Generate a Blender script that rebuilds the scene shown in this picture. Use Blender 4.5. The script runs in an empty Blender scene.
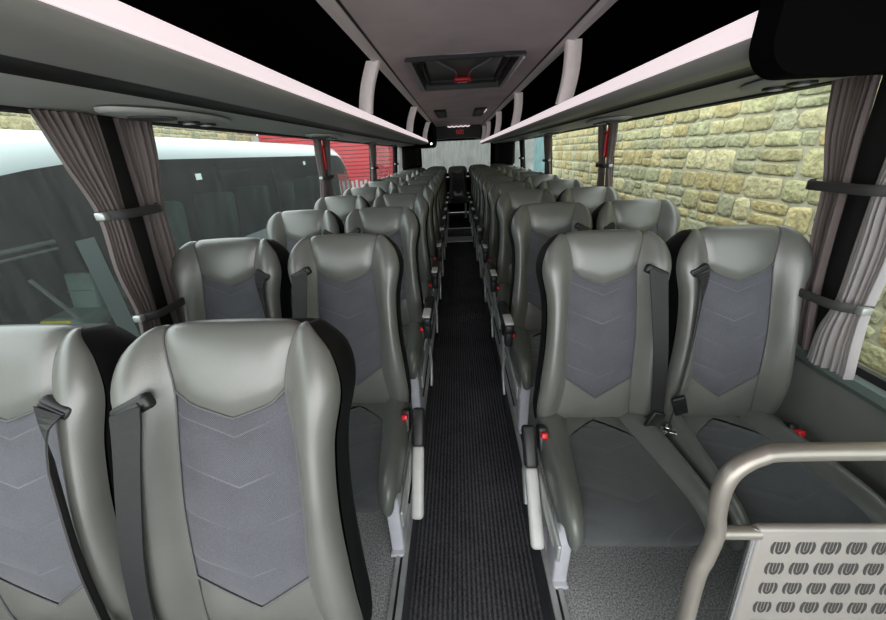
import bpy, bmesh, math, random
from mathutils import Vector, Matrix
random.seed(7)
C = bpy.context.scene.collection
sc = bpy.context.scene
PI = math.pi

# ------------------------------------------------------------------ materials
def nt(name):
    m = bpy.data.materials.new(name); m.use_nodes = True
    n = m.node_tree.nodes; l = m.node_tree.links
    b = n['Principled BSDF']
    return m, n, l, b

def flat(name, col, rough=.5, metal=0., spec=.5, noise=0., nscale=30., bump=0., bscale=200., emit=0., ecol=None, coat=0.):
    m, n, l, b = nt(name)
    b.inputs['Base Color'].default_value = (*col, 1)
    b.inputs['Roughness'].default_value = rough
    b.inputs['Metallic'].default_value = metal
    b.inputs['Specular IOR Level'].default_value = spec
    b.inputs['Coat Weight'].default_value = coat
    tc = n.new('ShaderNodeTexCoord')
    if noise > 0:
        t = n.new('ShaderNodeTexNoise'); t.inputs['Scale'].default_value = nscale; t.inputs['Detail'].default_value = 4
        l.new(tc.outputs['Object'], t.inputs['Vector'])
        r = n.new('ShaderNodeMapRange'); r.inputs[1].default_value = .3; r.inputs[2].default_value = .7
        r.inputs[3].default_value = 1-noise; r.inputs[4].default_value = 1+noise
        l.new(t.outputs['Fac'], r.inputs[0])
        mx = n.new('ShaderNodeMix'); mx.data_type = 'RGBA'; mx.blend_type = 'MULTIPLY'; mx.inputs[0].default_value = 1
        mx.inputs[6].default_value = (*col, 1); l.new(r.outputs[0], mx.inputs[7])
        l.new(mx.outputs[2], b.inputs['Base Color'])
    if bump > 0:
        t2 = n.new('ShaderNodeTexNoise'); t2.inputs['Scale'].default_value = bscale; t2.inputs['Detail'].default_value = 3
        l.new(tc.outputs['Object'], t2.inputs['Vector'])
        bp = n.new('ShaderNodeBump'); bp.inputs['Strength'].default_value = bump; bp.inputs['Distance'].default_value = .004
        l.new(t2.outputs['Fac'], bp.inputs['Height']); l.new(bp.outputs[0], b.inputs['Normal'])
    if emit > 0:
        b.inputs['Emission Color'].default_value = (*(ecol or col), 1)
        b.inputs['Emission Strength'].default_value = emit
    return m

def math_node(n, l, op, a, b=None, c=None):
    k = n.new('ShaderNodeMath'); k.operation = op
    for i, v in enumerate((a, b, c)):
        if v is None: continue
        if isinstance(v, (int, float)): k.inputs[i].default_value = v
        else: l.new(v, k.inputs[i])
    return k.outputs[0]

def seat_fabric(name, col, line, axis='Z', sgn=-1):
    """woven fabric with faint chevron stitching and a fine weave"""
    m, n, l, b = nt(name)
    tc = n.new('ShaderNodeTexCoord'); sp = n.new('ShaderNodeSeparateXYZ'); l.new(tc.outputs['Object'], sp.inputs[0])
    ax = math_node(n, l, 'ABSOLUTE', sp.outputs['X'])
    vv = math_node(n, l, 'MULTIPLY_ADD', ax, -.42, sp.outputs[axis])
    fr = math_node(n, l, 'FRACT', math_node(n, l, 'DIVIDE', vv, .098))
    dist = math_node(n, l, 'ABSOLUTE', math_node(n, l, 'SUBTRACT', fr, .5))
    lin = math_node(n, l, 'LESS_THAN', dist, .017)
    nz = n.new('ShaderNodeTexNoise'); nz.inputs['Scale'].default_value = 7; l.new(tc.outputs['Object'], nz.inputs['Vector'])
    gate = math_node(n, l, 'MULTIPLY', math_node(n, l, 'MAXIMUM', math_node(n, l, 'SUBTRACT', nz.outputs['Fac'], .34), 0.), 4.)
    lin = math_node(n, l, 'MULTIPLY', lin, gate)
    lin = math_node(n, l, 'MULTIPLY', lin, .30)
    # weave
    wx = math_node(n, l, 'SINE', math_node(n, l, 'MULTIPLY', sp.outputs['X'], 1500.))
    wz = math_node(n, l, 'SINE', math_node(n, l, 'MULTIPLY', sp.outputs[axis], 1500.))
    wv = math_node(n, l, 'MULTIPLY', wx, wz)
    n2 = n.new('ShaderNodeTexNoise'); n2.inputs['Scale'].default_value = 420; n2.inputs['Detail'].default_value = 2
    l.new(tc.outputs['Object'], n2.inputs['Vector'])
    f = math_node(n, l, 'MULTIPLY_ADD', wv, .42, math_node(n, l, 'MULTIPLY_ADD', n2.outputs['Fac'], .9, .55))
    n3 = n.new('ShaderNodeTexNoise'); n3.inputs['Scale'].default_value = 9; l.new(tc.outputs['Object'], n3.inputs['Vector'])
    f = math_node(n, l, 'MULTIPLY', f, math_node(n, l, 'MULTIPLY_ADD', n3.outputs['Fac'], .5, .75))
    mx = n.new('ShaderNodeMix'); mx.data_type = 'RGBA'; mx.blend_type = 'MULTIPLY'; mx.inputs[0].default_value = 1
    mx.inputs[6].default_value = (*col, 1); l.new(f, mx.inputs[7])
    m2 = n.new('ShaderNodeMix'); m2.data_type = 'RGBA'; l.new(lin, m2.inputs[0]); l.new(mx.outputs[2], m2.inputs[6]); m2.inputs[7].default_value = (*line, 1)
    l.new(m2.outputs[2], b.inputs['Base Color'])
    b.inputs['Roughness'].default_value = .85; b.inputs['Specular IOR Level'].default_value = .25
    b.inputs['Sheen Weight'].default_value = .25; b.inputs['Sheen Roughness'].default_value = .5
    bp = n.new('ShaderNodeBump'); bp.inputs['Strength'].default_value = .5; bp.inputs['Distance'].default_value = .004
    puff = math_node(n, l, 'MINIMUM', math_node(n, l, 'MULTIPLY', dist, 5.), 1.)
    l.new(puff, bp.inputs['Height']); l.new(bp.outputs[0], b.inputs['Normal'])
    return m

M = {}
M['leather'] = flat('grey_leather', (.122, .125, .113), .31, spec=.75, noise=.07, nscale=9, bump=.10, bscale=420)
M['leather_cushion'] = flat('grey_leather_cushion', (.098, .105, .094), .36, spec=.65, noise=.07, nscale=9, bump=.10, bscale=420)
M['fabric'] = seat_fabric('woven_fabric', (.078, .079, .091), (.22, .22, .235))
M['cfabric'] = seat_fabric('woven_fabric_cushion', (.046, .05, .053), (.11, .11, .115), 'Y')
M['seam'] = flat('seam_thread', (.10, .10, .10), .7)
M['black_plastic'] = flat('black_plastic', (.008, .008, .009), .45, noise=.2, bump=.12, bscale=600)
M['shell'] = flat('black_shell', (.005, .005, .0055), .6, spec=.22)
M['belt'] = flat('belt_webbing', (.0115, .011, .012), .55, bump=.25, bscale=700)
M['red'] = flat('red_plastic', (.55, .012, .02), .35, emit=.03)  # red parts carry a faint painted glow, none is a lamp
M['chrome'] = flat('bright_metal', (.72, .72, .72), .22, metal=1)
M['leg'] = flat('pale_painted_metal', (.48, .48, .52), .4, noise=.05)
M['armgrey'] = flat('pale_grey_plastic', (.43, .43, .415), .42, noise=.05)
M['alu'] = flat('aluminium_trim', (.42, .44, .43), .38, metal=.5, noise=.12, nscale=18)
M['tube'] = flat('champagne_tube', (.26, .238, .21), .34, metal=.55, spec=.5, noise=.06, nscale=20)
M['panel'] = flat('perforated_panel', (.245, .228, .21), .45, metal=.3, noise=.05, nscale=15)
M['slot'] = flat('panel_slot', (.03, .028, .026), .7)
M['rack_grey'] = flat('rack_grey', (.285, .285, .27), .5, noise=.05, nscale=4)
M['rack_panel'] = flat('service_panel_grey', (.40, .415, .39), .5, noise=.05, nscale=4)
M['rack_strip'] = flat('rack_dark_strip', (.012, .0125, .012), .5)
M['rack_black'] = flat('rack_lining', (.0022, .0022, .0024), .95, spec=.03)
M['lip'] = flat('lit_strip', (.62, .55, .56), .4, noise=.04, nscale=6, emit=.74, ecol=(1, .86, .89))
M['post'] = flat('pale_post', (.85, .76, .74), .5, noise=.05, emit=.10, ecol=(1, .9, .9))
M['frame'] = flat('pale_ceiling_trim', (.85, .77, .77), .45)
M['ceiling'] = flat('ceiling_fabric', (.74, .62, .645), .85, noise=.10, nscale=3, bump=.15, bscale=300)
M['wall'] = flat('wall_panel', (.20, .21, .20), .6, noise=.08, nscale=6, bump=.15, bscale=350)
M['sill'] = flat('window_sill', (.13, .17, .155), .4, noise=.05)
M['rubber'] = flat('window_rubber', (.008, .009, .009), .6)
M['grille'] = flat('speaker_grille', (.06, .06, .058), .6, bump=.8, bscale=500)
M['clock'] = flat('clock_digits', (.6, .02, .02), .4, emit=.35, ecol=(1, .05, .05))
M['lamp'] = flat('lamp_lens', (.9, .9, .9), .3, emit=1.5, ecol=(1, 1, 1))

def curtain_mat(name, col, trans):
    m, n, l, b = nt(name)
    b.inputs['Base Color'].default_value = (*col, 1); b.inputs['Roughness'].default_value = .9
    b.inputs['Specular IOR Level'].default_value = .15
    tr = n.new('ShaderNodeBsdfTranslucent'); tr.inputs[0].default_value = (col[0]*1.2, col[1]*1.15, col[2]*1.15, 1)
    mx = n.new('ShaderNodeMixShader'); mx.inputs[0].default_value = trans
    l.new(b.outputs[0], mx.inputs[1]); l.new(tr.outputs[0], mx.inputs[2])
    l.new(mx.outputs[0], n['Material Output'].inputs[0])
    tc = n.new('ShaderNodeTexCoord'); t = n.new('ShaderNodeTexNoise'); t.inputs['Scale'].default_value = 500
    l.new(tc.outputs['Object'], t.inputs['Vector'])
    bp = n.new('ShaderNodeBump'); bp.inputs['Strength'].default_value = .2; bp.inputs['Distance'].default_value = .002
    l.new(t.outputs['Fac'], bp.inputs['Height']); l.new(bp.outputs[0], b.inputs['Normal'])
    return m
M['curtain'] = curtain_mat('curtain_cloth', (.185, .155, .15), .25)
M['curtain_lit'] = curtain_mat('curtain_cloth_lit', (.46, .44, .45), .35)  # same curtain cloth with window light put into its colour
M['tie'] = flat('tie_band', (.035, .036, .035), .7, bump=.2, bscale=400)
M['curtain_dark'] = curtain_mat('curtain_cloth_dark', (.03, .027, .027), .1)

def carpet_mat():
    m, n, l, b = nt('ribbed_carpet')
    tc = n.new('ShaderNodeTexCoord'); sp = n.new('ShaderNodeSeparateXYZ'); l.new(tc.outputs['Object'], sp.inputs[0])
    xz = math_node(n, l, 'ADD', sp.outputs['X'], sp.outputs['Z'])
    rib = math_node(n, l, 'SINE', math_node(n, l, 'MULTIPLY', xz, 2*PI/.019))
    rib = math_node(n, l, 'MULTIPLY_ADD', rib, .20, .66)
    mp = n.new('ShaderNodeMapping'); mp.inputs['Scale'].default_value = (1.6, .8, 1.6); l.new(tc.outputs['Object'], mp.inputs['Vector'])
    t = n.new('ShaderNodeTexNoise'); t.inputs['Scale'].default_value = 130; t.inputs['Detail'].default_value = 3; t.inputs['Roughness'].default_value = .95
    l.new(mp.outputs[0], t.inputs['Vector'])
    t2 = n.new('ShaderNodeTexNoise'); t2.inputs['Scale'].default_value = 5; l.new(tc.outputs['Object'], t2.inputs['Vector'])
    f = math_node(n, l, 'MULTIPLY', rib, t.outputs['Fac'])
    f = math_node(n, l, 'MULTIPLY_ADD', f, 1.0, math_node(n, l, 'MULTIPLY', t2.outputs['Fac'], .12))
    cr = n.new('ShaderNodeValToRGB'); l.new(f, cr.inputs[0])
    e = cr.color_ramp.elements
    e[0].position = .24; e[0].color = (.010, .010, .0115, 1); e[1].position = .62; e[1].color = (.14, .14, .155, 1)
    l.new(cr.outputs[0], b.inputs['Base Color'])
    b.inputs['Roughness'].default_value = .95; b.inputs['Specular IOR Level'].default_value = .1
    bp = n.new('ShaderNodeBump'); bp.inputs['Strength'].default_value = .7; bp.inputs['Distance'].default_value = .006
    l.new(f, bp.inputs['Height']); l.new(bp.outputs[0], b.inputs['Normal'])
    return m
M['carpet'] = carpet_mat()

def speckle_mat(name, a, c, scale):
    m, n, l, b = nt(name)
    tc = n.new('ShaderNodeTexCoord'); t = n.new('ShaderNodeTexNoise'); t.inputs['Scale'].default_value = scale; t.inputs['Detail'].default_value = 4
    t.inputs['Roughness'].default_value = .75
    l.new(tc.outputs['Object'], t.inputs['Vector'])
    cr = n.new('ShaderNodeValToRGB'); l.new(t.outputs['Fac'], cr.inputs[0])
    e = cr.color_ramp.elements; e[0].position = .4; e[0].color = (*a, 1); e[1].position = .62; e[1].color = (*c, 1)
    l.new(cr.outputs[0], b.inputs['Base Color']); b.inputs['Roughness'].default_value = .7
    return m
M['floor'] = speckle_mat('speckled_floor', (.11, .115, .115), (.42, .43, .43), 170)
M['asphalt'] = speckle_mat('asphalt', (.10, .10, .10), (.2, .2, .2), 30)

def glass_mat(name, tint, refl, dirt=0.):
    m = bpy.data.materials.new(name); m.use_nodes = True
    n = m.node_tree.nodes; l = m.node_tree.links; n.remove(n['Principled BSDF'])
    tr = n.new('ShaderNodeBsdfTransparent'); tr.inputs[0].default_value = (*tint, 1)
    gl = n.new('ShaderNodeBsdfGlossy'); gl.inputs['Roughness'].default_value = .03
    fr = n.new('ShaderNodeLayerWeight'); fr.inputs['Blend'].default_value = .18
    k = math_node(n, l, 'MULTIPLY', fr.outputs['Fresnel'], refl)
    mx = n.new('ShaderNodeMixShader'); l.new(k, mx.inputs[0]); l.new(tr.outputs[0], mx.inputs[1]); l.new(gl.outputs[0], mx.inputs[2])
    out = mx.outputs[0]
    if dirt > 0:
        df = n.new('ShaderNodeBsdfDiffuse'); df.inputs[0].default_value = (.62, .64, .62, 1)
        tl = n.new('ShaderNodeBsdfTranslucent'); tl.inputs[0].default_value = (.62, .64, .62, 1)
        ad = n.new('ShaderNodeMixShader'); l.new(df.outputs[0], ad.inputs[1]); l.new(tl.outputs[0], ad.inputs[2])
        tc = n.new('ShaderNodeTexCoord'); mp = n.new('ShaderNodeMapping'); mp.inputs['Scale'].default_value = (1, 1, .12)
        l.new(tc.outputs['Object'], mp.inputs['Vector'])
        t = n.new('ShaderNodeTexNoise'); t.inputs['Scale'].default_value = 26; t.inputs['Detail'].default_value = 6; t.inputs['Roughness'].default_value = .7
        l.new(mp.outputs[0], t.inputs['Vector'])
        t2 = n.new('ShaderNodeTexVoronoi'); t2.inputs['Scale'].default_value = 130; l.new(tc.outputs['Object'], t2.inputs['Vector'])
        spot = math_node(n, l, 'LESS_THAN', t2.outputs['Distance'], .13)
        f = math_node(n, l, 'MULTIPLY_ADD', t.outputs['Fac'], .85, -.05)
        f = math_node(n, l, 'MAXIMUM', math_node(n, l, 'MULTIPLY_ADD', spot, .35, f), 0.)
        f = math_node(n, l, 'MULTIPLY', f, dirt)
        m2 = n.new('ShaderNodeMixShader'); l.new(f, m2.inputs[0]); l.new(out, m2.inputs[1]); l.new(ad.outputs[0], m2.inputs[2])
        out = m2.outputs[0]
    l.new(out, n['Material Output'].inputs[0])
    return m
M['glass'] = glass_mat('window_glass', (.97, 1., .985), .30)
M['glass_dirty'] = glass_mat('window_glass_dusty', (.93, .98, .96), .35, .07)
M['coach_glass'] = glass_mat('coach_glass', (.42, .46, .45), .55, .27)
M['rear_glass'] = glass_mat('rear_glass', (.5, .52, .5), .3, .85)

# ------------------------------------------------------------------ mesh helpers
class MB:
    def __init__(s): s.v = []; s.f = []; s.mi = []; s.sm = []
    def add(s, verts, faces, mi=0, smooth=True):
        o = len(s.v); s.v += [tuple(p) for p in verts]
        for f in faces: s.f.append([i+o for i in f]); s.mi.append(mi); s.sm.append(smooth)
    def grid(s, P, mi=0, flip=False, smooth=True, closed_u=False):
        nr = len(P); nc = len(P[0]); vs = [p for r in P for p in r]; fs = []
        for i in range(nr-1):
            for j in range(nc if closed_u else nc-1):
                k = (j+1) % nc
                q = [i*nc+j, i*nc+k, (i+1)*nc+k, (i+1)*nc+j]
                fs.append(q[::-1] if flip else q)
        s.add(vs, fs, mi, smooth)
    def box(s, c, d, mi=0, rot=None, bev=.0, seg=2):
        bm = bmesh.new(); bmesh.ops.create_cube(bm, size=1)
        for v in bm.verts: v.co = Vector((v.co.x*d[0], v.co.y*d[1], v.co.z*d[2]))
        if bev > 0: bmesh.ops.bevel(bm, geom=list(bm.edges), offset=bev, segments=seg, affect='EDGES', profile=.5)
        R = rot if rot is not None else Matrix.Identity(3)
        bm.verts.index_update()
        vs = [R @ v.co + Vector(c) for v in bm.verts]
        fs = [[v.index for v in f.verts] for f in bm.faces]; bm.free()
        s.add(vs, fs, mi, bev > 0)
    def tube(s, pts, r, mi=0, n=10, caps=True):
        pts = [Vector(p) for p in pts]; N = len(pts); rows = []
        rr = r if isinstance(r, (list, tuple)) else [r]*N
        up = None
        for i in range(N):
            t = (pts[min(i+1, N-1)] - pts[max(i-1, 0)]).normalized()
            if up is None:
                a = Vector((0, 0, 1)) if abs(t.z) < .9 else Vector((1, 0, 0)); up = (a - t*a.dot(t)).normalized()
            else: up = (up - t*up.dot(t)).normalized()
            sd = t.cross(up)
            rows.append([pts[i] + (up*math.cos(2*PI*k/n) + sd*math.sin(2*PI*k/n))*rr[i] for k in range(n)])
        s.grid(rows, mi, closed_u=True)
        if caps:
            s.add(rows[0], [list(range(n))], mi, False); s.add(rows[-1], [list(range(n))[::-1]], mi, False)
    def disc(s, c, r, ax, mi=0, h=.01, n=20):
        ax = Vector(ax).normalized(); s.tube([Vector(c), Vector(c)+ax*h], r, mi, n)
    def ribbon(s, pts, wv, th, mi=0):
        """strap along pts, half width vector per point, thickness vector"""
        rows = []
        for i, p in enumerate(pts):
            p = Vector(p); w = Vector(wv[i] if isinstance(wv[0], (list, tuple, Vector)) else wv)
            t = (Vector(pts[min(i+1, len(pts)-1)]) - Vector(pts[max(i-1, 0)])).normalized()
            nn = t.cross(w).normalized()*th/2
            rows.append([p-w-nn, p-w*.5-nn*1.6, p+w*.5-nn*1.6, p+w-nn, p+w+nn, p-w+nn])
        s.grid(rows, mi, closed_u=True, smooth=False)
        k = len(rows[0]); s.add(rows[0], [list(range(k))], mi, False); s.add(rows[-1], [list(range(k))[::-1]], mi, False)
    def prism(s, prof, y0, y1, mi=0, axis='y', smooth=False):
        """closed profile (x,z) swept along y, capped"""
        n = len(prof)
        mk = (lambda p, y: (p[0], y, p[1])) if axis == 'y' else (lambda p, y: (y, p[0], p[1]))
        a = [mk(p, y0) for p in prof]; b = [mk(p, y1) for p in prof]
        s.add(a+b, [[i, (i+1) % n, n+(i+1) % n, n+i] for i in range(n)], mi, smooth)
        s.add(a, [list(range(n))[::-1]], mi, False); s.add(b, [list(range(n))], mi, False)
    def sheet(s, prof, y0, y1, mi=0, ny=1):
        s.grid([[(p[0], y0+(y1-y0)*j/ny, p[1]) for p in prof] for j in range(ny+1)], mi)
    def build(s, name, mats, parent=None, weld=False):
        me = bpy.data.meshes.new(name); me.from_pydata(s.v, [], s.f)
        if not isinstance(mats, (list, tuple)): mats = [mats]
        for m in mats: me.materials.append(m)
        me.polygons.foreach_set('material_index', s.mi); me.polygons.foreach_set('use_smooth', s.sm)
        bm = bmesh.new(); bm.from_mesh(me)
        if weld: bmesh.ops.remove_doubles(bm, verts=bm.verts, dist=1e-5)
        bmesh.ops.recalc_face_normals(bm, faces=bm.faces); bm.to_mesh(me); bm.free()
        me.update()
        o = bpy.data.objects.new(name, me); C.objects.link(o)
        if parent: o.parent = parent
        return o

def spl(keys, t):
    """smooth interpolation of [(t, value or tuple)]"""
    ks = [k[0] for k in keys]; vs = [k[1] for k in keys]
    if t <= ks[0]: return vs[0]
    if t >= ks[-1]: return vs[-1]
    i = max(j for j in range(len(ks)) if ks[j] <= t); i = min(i, len(ks)-2)
    def ev(g):
        def tan(j):
            a = max(j-1, 0); b = min(j+1, len(ks)-1); return (g(vs[b])-g(vs[a]))/(ks[b]-ks[a])
        h = ks[i+1]-ks[i]; u = (t-ks[i])/h
        return ((2*u**3-3*u*u+1)*g(vs[i]) + (u**3-2*u*u+u)*h*tan(i) + (-2*u**3+3*u*u)*g(vs[i+1]) + (u**3-u*u)*h*tan(i+1))
    if isinstance(vs[0], tuple): return tuple(ev(lambda v, k=k: v[k]) for k in range(len(vs[0])))
    return ev(lambda v: v)

def curve_pts(pts, n):
    keys = [(i, tuple(p)) for i, p in enumerate(pts)]
    return [spl(keys, (len(pts)-1)*k/n) for k in range(n+1)]

def thing(name, label, cat, loc=(0, 0, 0), group=None):
    o = bpy.data.objects.new(name, None); C.objects.link(o); o.location = loc; o.empty_display_size = .1
    o['label'] = label; o['category'] = cat
    if group: o['group'] = group
    return o
def tag(o, label, cat, group=None, kind=None):
    o['label'] = label; o['category'] = cat
    if group: o['group'] = group
    if kind: o['kind'] = kind
    return o
def struct(o): o['kind'] = 'structure'; return o
def kids(o): return [c for c in C.objects if c.parent == o]
def dup(root, loc, label, group=None):
    def cp(o, par):
        c = o.copy(); C.objects.link(c)
        if par: c.parent = par
        for ch in CH[o.name]: cp(ch, c)
        return c
    CH = {}
    for o in C.objects:
        CH.setdefault(o.name, [])
    for o in list(C.objects):
        if o.parent: CH[o.parent.name].append(o)
    r = cp(root, None); r.location = loc; r['label'] = label
    if group: r['group'] = group
    return r

# ------------------------------------------------------------------ passenger seat
VK = (0, .09, .22, .42, .60, .73, .84, .92, .97, 1.)
SP = list(zip(VK, [(.035, .42), (.022, .50), (.022, .62), (.05, .78), (.083, .92), (.104, 1.02), (.122, 1.085), (.143, 1.122), (.168, 1.131), (.195, 1.115)]))
WK = list(zip(VK, [.204, .214, .208, .193, .193, .212, .198, .166, .145, .136]))
UK = list(zip(VK, [.146, .132, .119, .121, .116, .108, .118, .129, .133, .133]))
BK = list(zip(VK, [.012, .030, .042, .046, .046, .042, .026, .009, .002, .0]))

def spine(v):
    y, z = spl(SP, v); a = spl(SP, max(v-.01, 0)); b = spl(SP, min(v+.01, 1))
    ty, tz = b[0]-a[0], b[1]-a[1]; L = math.hypot(ty, tz) or 1
    return y, z, -tz/L, ty/L          # forward normal
def bp(x, v, prot):
    y, z, ny, nz = spine(v); return (x, y+ny*prot, z+nz*prot)
SEC = [(0, (0, -.004)), (.12, (.08, .16)), (.3, (.28, .62)), (.5, (.52, .98)), (.7, (.78, .95)), (.85, (.95, .55)), (1., (1.0, .02))]

def patch(mb, v0f, v1f, nx, nv, puff, seamd=.0045, mi=0):
    P = []
    for i in range(nv+1):
        tv = i/nv; row = []
        for j in range(nx+1):
            s = -1+2*j/nx
            v = v0f(s)+(v1f(s)-v0f(s))*tv
            e = min((1-abs(s))*.13, tv*.2, (1-tv)*.2 if v1f(0) < .99 else 9)
            f = 1-math.exp(-e/.011)
            row.append(bp(s*spl(UK, v), v, -seamd*(1-f)*1.0 + puff*f*(1-.4*s*s)))
        P.append(row)
    mb.grid(P, mi)

VH = lambda s: .660+.052*abs(s)**1.1+.022*max(0, abs(s)-.72)/.28
VB = lambda s: .135+.100*abs(s)

def make_seat(sx, aisle, arm, label, loc, group):
    """sx = +1: the belt hangs at the +x shoulder; aisle = arm rest on the -sx side"""
    t = thing('passenger_seat', label, 'seat', loc, group)
    # leather bolsters + lower leather
    mb = MB()
    patch(mb, lambda s: 0., VB, 14, 5, .003)
    for sd in (-1, 1):
        P = []
        for i in range(41):
            v = i/40; u, W, b = spl(UK, v), spl(WK, v), spl(BK, v); row = []
            for k in range(15):
                q = spl(SEC, k/14); row.append(bp(sd*(u+(W-u)*q[0]), v, q[1]*b if b > 0.001 else q[1]*.001))
            P.append(row)
        mb.grid(P)
    mb.build('backrest', M['leather'], t)
    mb = MB(); patch(mb, VH, lambda s: 1., 16, 14, .010); mb.build('headrest', M['leather'], t)
    mb = MB(); patch(mb, VB, VH, 16, 20, .002, .006); mb.build('fabric_panel', M['fabric'], t)
    # piping along the seams
    mb = MB()
    for sd in (-1, 1):
        mb.tube([bp(sd*spl(UK, v), v, -.0025) for v in [k/36 for k in range(2, 37)]], .0028, 0, 5)
    mb.tube([bp(s*spl(UK, VH(s)), VH(s), -.0025) for s in [-1+k/8 for k in range(17)]], .0026, 0, 5)
    mb.tube([bp(s*spl(UK, VB(s)), VB(s), -.0025) for s in [-1+k/8 for k in range(17)]], .0026, 0, 5)
    mb.build('seam_piping', M['seam'], t)
    # black shell
    mb = MB(); P = []
    DK = [(0, .105), (.3, .11), (.55, .12), (.72, .146), (.84, .146), (.91, .118), (.96, .078), (1., .018)]
    for i in range(45):
        v = i/44; W = spl(WK, v); e = .004*math.sin(PI*min(v*1.03, 1)); D_ = spl(DK, v); row = []
        y_, z_, _, _ = spine(v)
        for (a, d) in [(-1.0, .0), (-1.005, .05), (-1.01, .2), (-1.01, .5), (-.96, .78), (-.8, .92), (-.4, .99), (0, 1.), (.4, .99), (.8, .92), (.96, .78), (1.01, .5), (1.01, .2), (1.005, .05), (1.0, .0)]:
            row.append((a*(W+e), y_+d*D_, z_-d*D_*.22))
        P.append(row)
    mb.grid(P); mb.build('back_shell', M['shell'], t)
    # cushion
    CK = [(0, (.07, .440)), (.16, (-.0, .447)), (.34, (-.13, .451)), (.55, (-.27, .456)), (.70, (-.352, .453)), (.82, (-.396, .434)), (.92, (-.411, .404)), (1, (-.405, .364))]
    CU = [(0, .10), (.16, .105), (.34, .125), (.55, .145), (.75, .158), (1, .165)]
    CW = [(0, .205), (.2, .218), (.7, .222), (.85, .218), (1, .205)]
    def cp(x, v, prot):
        y, z = spl(CK, v); a = spl(CK, max(v-.02, 0)); b = spl(CK, min(v+.02, 1))
        ty, tz = b[0]-a[0], b[1]-a[1]; L = math.hypot(ty, tz)
        return (x, y+tz/L*prot, z-ty/L*prot)
    mb = MB()
    VF = lambda s: .13+.13*abs(s)
    def cpatch(m, v0f, v1f, nx, nv, puff):
        P = []
        for i in range(nv+1):
            row = []
            for j in range(nx+1):
                s = -1+2*j/nx; tv = i/nv; v = v0f(s)+(v1f(s)-v0f(s))*tv
                e = min((1-abs(s))*.13, tv*.25 if v0f(0) > .01 else 9); f = 1-math.exp(-e/.011)
                row.append(cp(s*spl(CU, v), v, -.004*(1-f)+puff*f))
            P.append(row)
        m.grid(P)
    cpatch(mb, lambda s: 0, VF, 12, 4, .003)
    CS = [(0, (0, -.004)), (.15, (.12, .010)), (.35, (.4, .030)), (.55, (.68, .034)), (.72, (.9, .018)), (.85, (1., -.012)), (1, (.99, -.075))]
    for sd in (-1, 1):
        P = []
        for i in range(29):
            v = i/28; u, W = spl(CU, v), spl(CW, v); row = []
            for k in range(13):
                q = spl(CS, k/12); row.append(cp(sd*(u+(W-u)*q[0]), v, q[1]*(1 if v < .8 else 1-.5*(v-.8)/.2)))
            P.append(row)
        mb.grid(P)
    cu = mb.build('seat_cushion', M['leather_cushion'], t)
    mb = MB(); cpatch(mb, VF, lambda s: 1., 14, 20, .004); mb.build('cushion_fabric', M['cfabric'], t)
    mb = MB()
    mb.box((0, -.165, .372), (.40, .44, .05), bev=.012)
    mb.box((0, .075, .40), (.38, .05, .15), bev=.012)
    mb.build('seat_pan', M['black_plastic'], t)
    # pedestal
    mb = MB()
    xs = -sx*.172 if aisle else sx*.165
    if aisle:
        mb.box((xs, -.26, .18), (.05, .10, .36), 0, bev=.008)
        mb.box((xs, -.22, .008), (.052, .22, .016), 0, bev=.005)
        mb.box((xs, -.10, .30), (.035, .34, .07), 0, bev=.008)
    else:
        mb.box((xs, -.02, .175), (.045, .06, .35), 0, bev=.008); mb.box((xs, -.02, .008), (.055, .12, .016), 0, bev=.005)
    mb.build('leg', M['leg'], t)
    # belt guide, belt, buckle
    vg = .715; gc = Vector(bp(sx*(.147 if aisle else .158), vg, .044 if aisle else .036)); y, z, ny, nz = spine(vg)
    fx = Vector((sx*math.cos(.45), 0, -math.sin(.45))); fn = Vector((0, ny, nz)); fx = (fx-fn*fx.dot(fn)).normalized(); fy = fn.cross(fx)
    R = Matrix((fx, fy, fn)).transposed()
    mb = MB(); mb.box(gc, (.080 if aisle else .062, .030, .022), 0, R, .009, 3); mb.box(gc+fn*.010, (.05, .010, .008), 0, R, .003)
    g = mb.build('belt_guide', M['black_plastic'], t)
    mb = MB()
    pts = [gc+fn*.016, Vector(bp(sx*.152, .66, .060)), Vector(bp(sx*.164, .5, .062)), Vector(bp(sx*.178, .33, .060)), Vector(bp(sx*.192, .15, .060)), Vector((sx*.198, -.045, .51)), Vector((sx*.199, -.05, .458))]
    kp = [(i, tuple(p)) for i, p in enumerate(pts)]
    path = [spl(kp, 6*k/24) for k in range(25)]
    tw = .12 if aisle else -.88
    ws = []
    for k in range(25):
        a = tw*min(1, k/6)
        hw = (.031 if aisle else .022)*(1-.36*k/24)
        ws.append(Vector((math.cos(a)*hw, math.sin(a)*hw*sx, -.010*max(0, 1-k/3)*sx)))
    mb.ribbon(path, ws, .003)
    bl = mb.build('seat_belt', M['belt'], t)
    mb = MB(); mb.box((sx*.186, -.052, .565 if not aisle else .50), (.045, .016, .075), 0, Matrix.Rotation(.35*sx, 3, 'Y'), .005); mb.build('belt_slider', M['black_plastic'], bl)
    mb = MB(); mb.box((sx*.190, -.075, .476), (.045, .05, .004), 0, Matrix.Rotation(.5*sx, 3, 'Z'), .0015); mb.box((sx*.200, -.05, .465), (.03, .035, .02), 0, Matrix.Rotation(.5*sx, 3, 'Z'), .004)
    mb.build('belt_tongue', M['chrome'], bl)
    mb = MB(); mb.box((-sx*(.212 if aisle else .2), -.075, .447), (.032, .055, .085), 0, Matrix.Rotation(-.5, 3, 'X'), .006)
    bk = mb.build('buckle', M['black_plastic'], t)
    mb = MB(); mb.box((-sx*(.212 if aisle else .2), -.098, .480), (.022, .032, .020), 0, Matrix.Rotation(-.5, 3, 'X'), .004)
    mb.build('release_button', M['red'], bk)['label'] = 'red buckle button'
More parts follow.
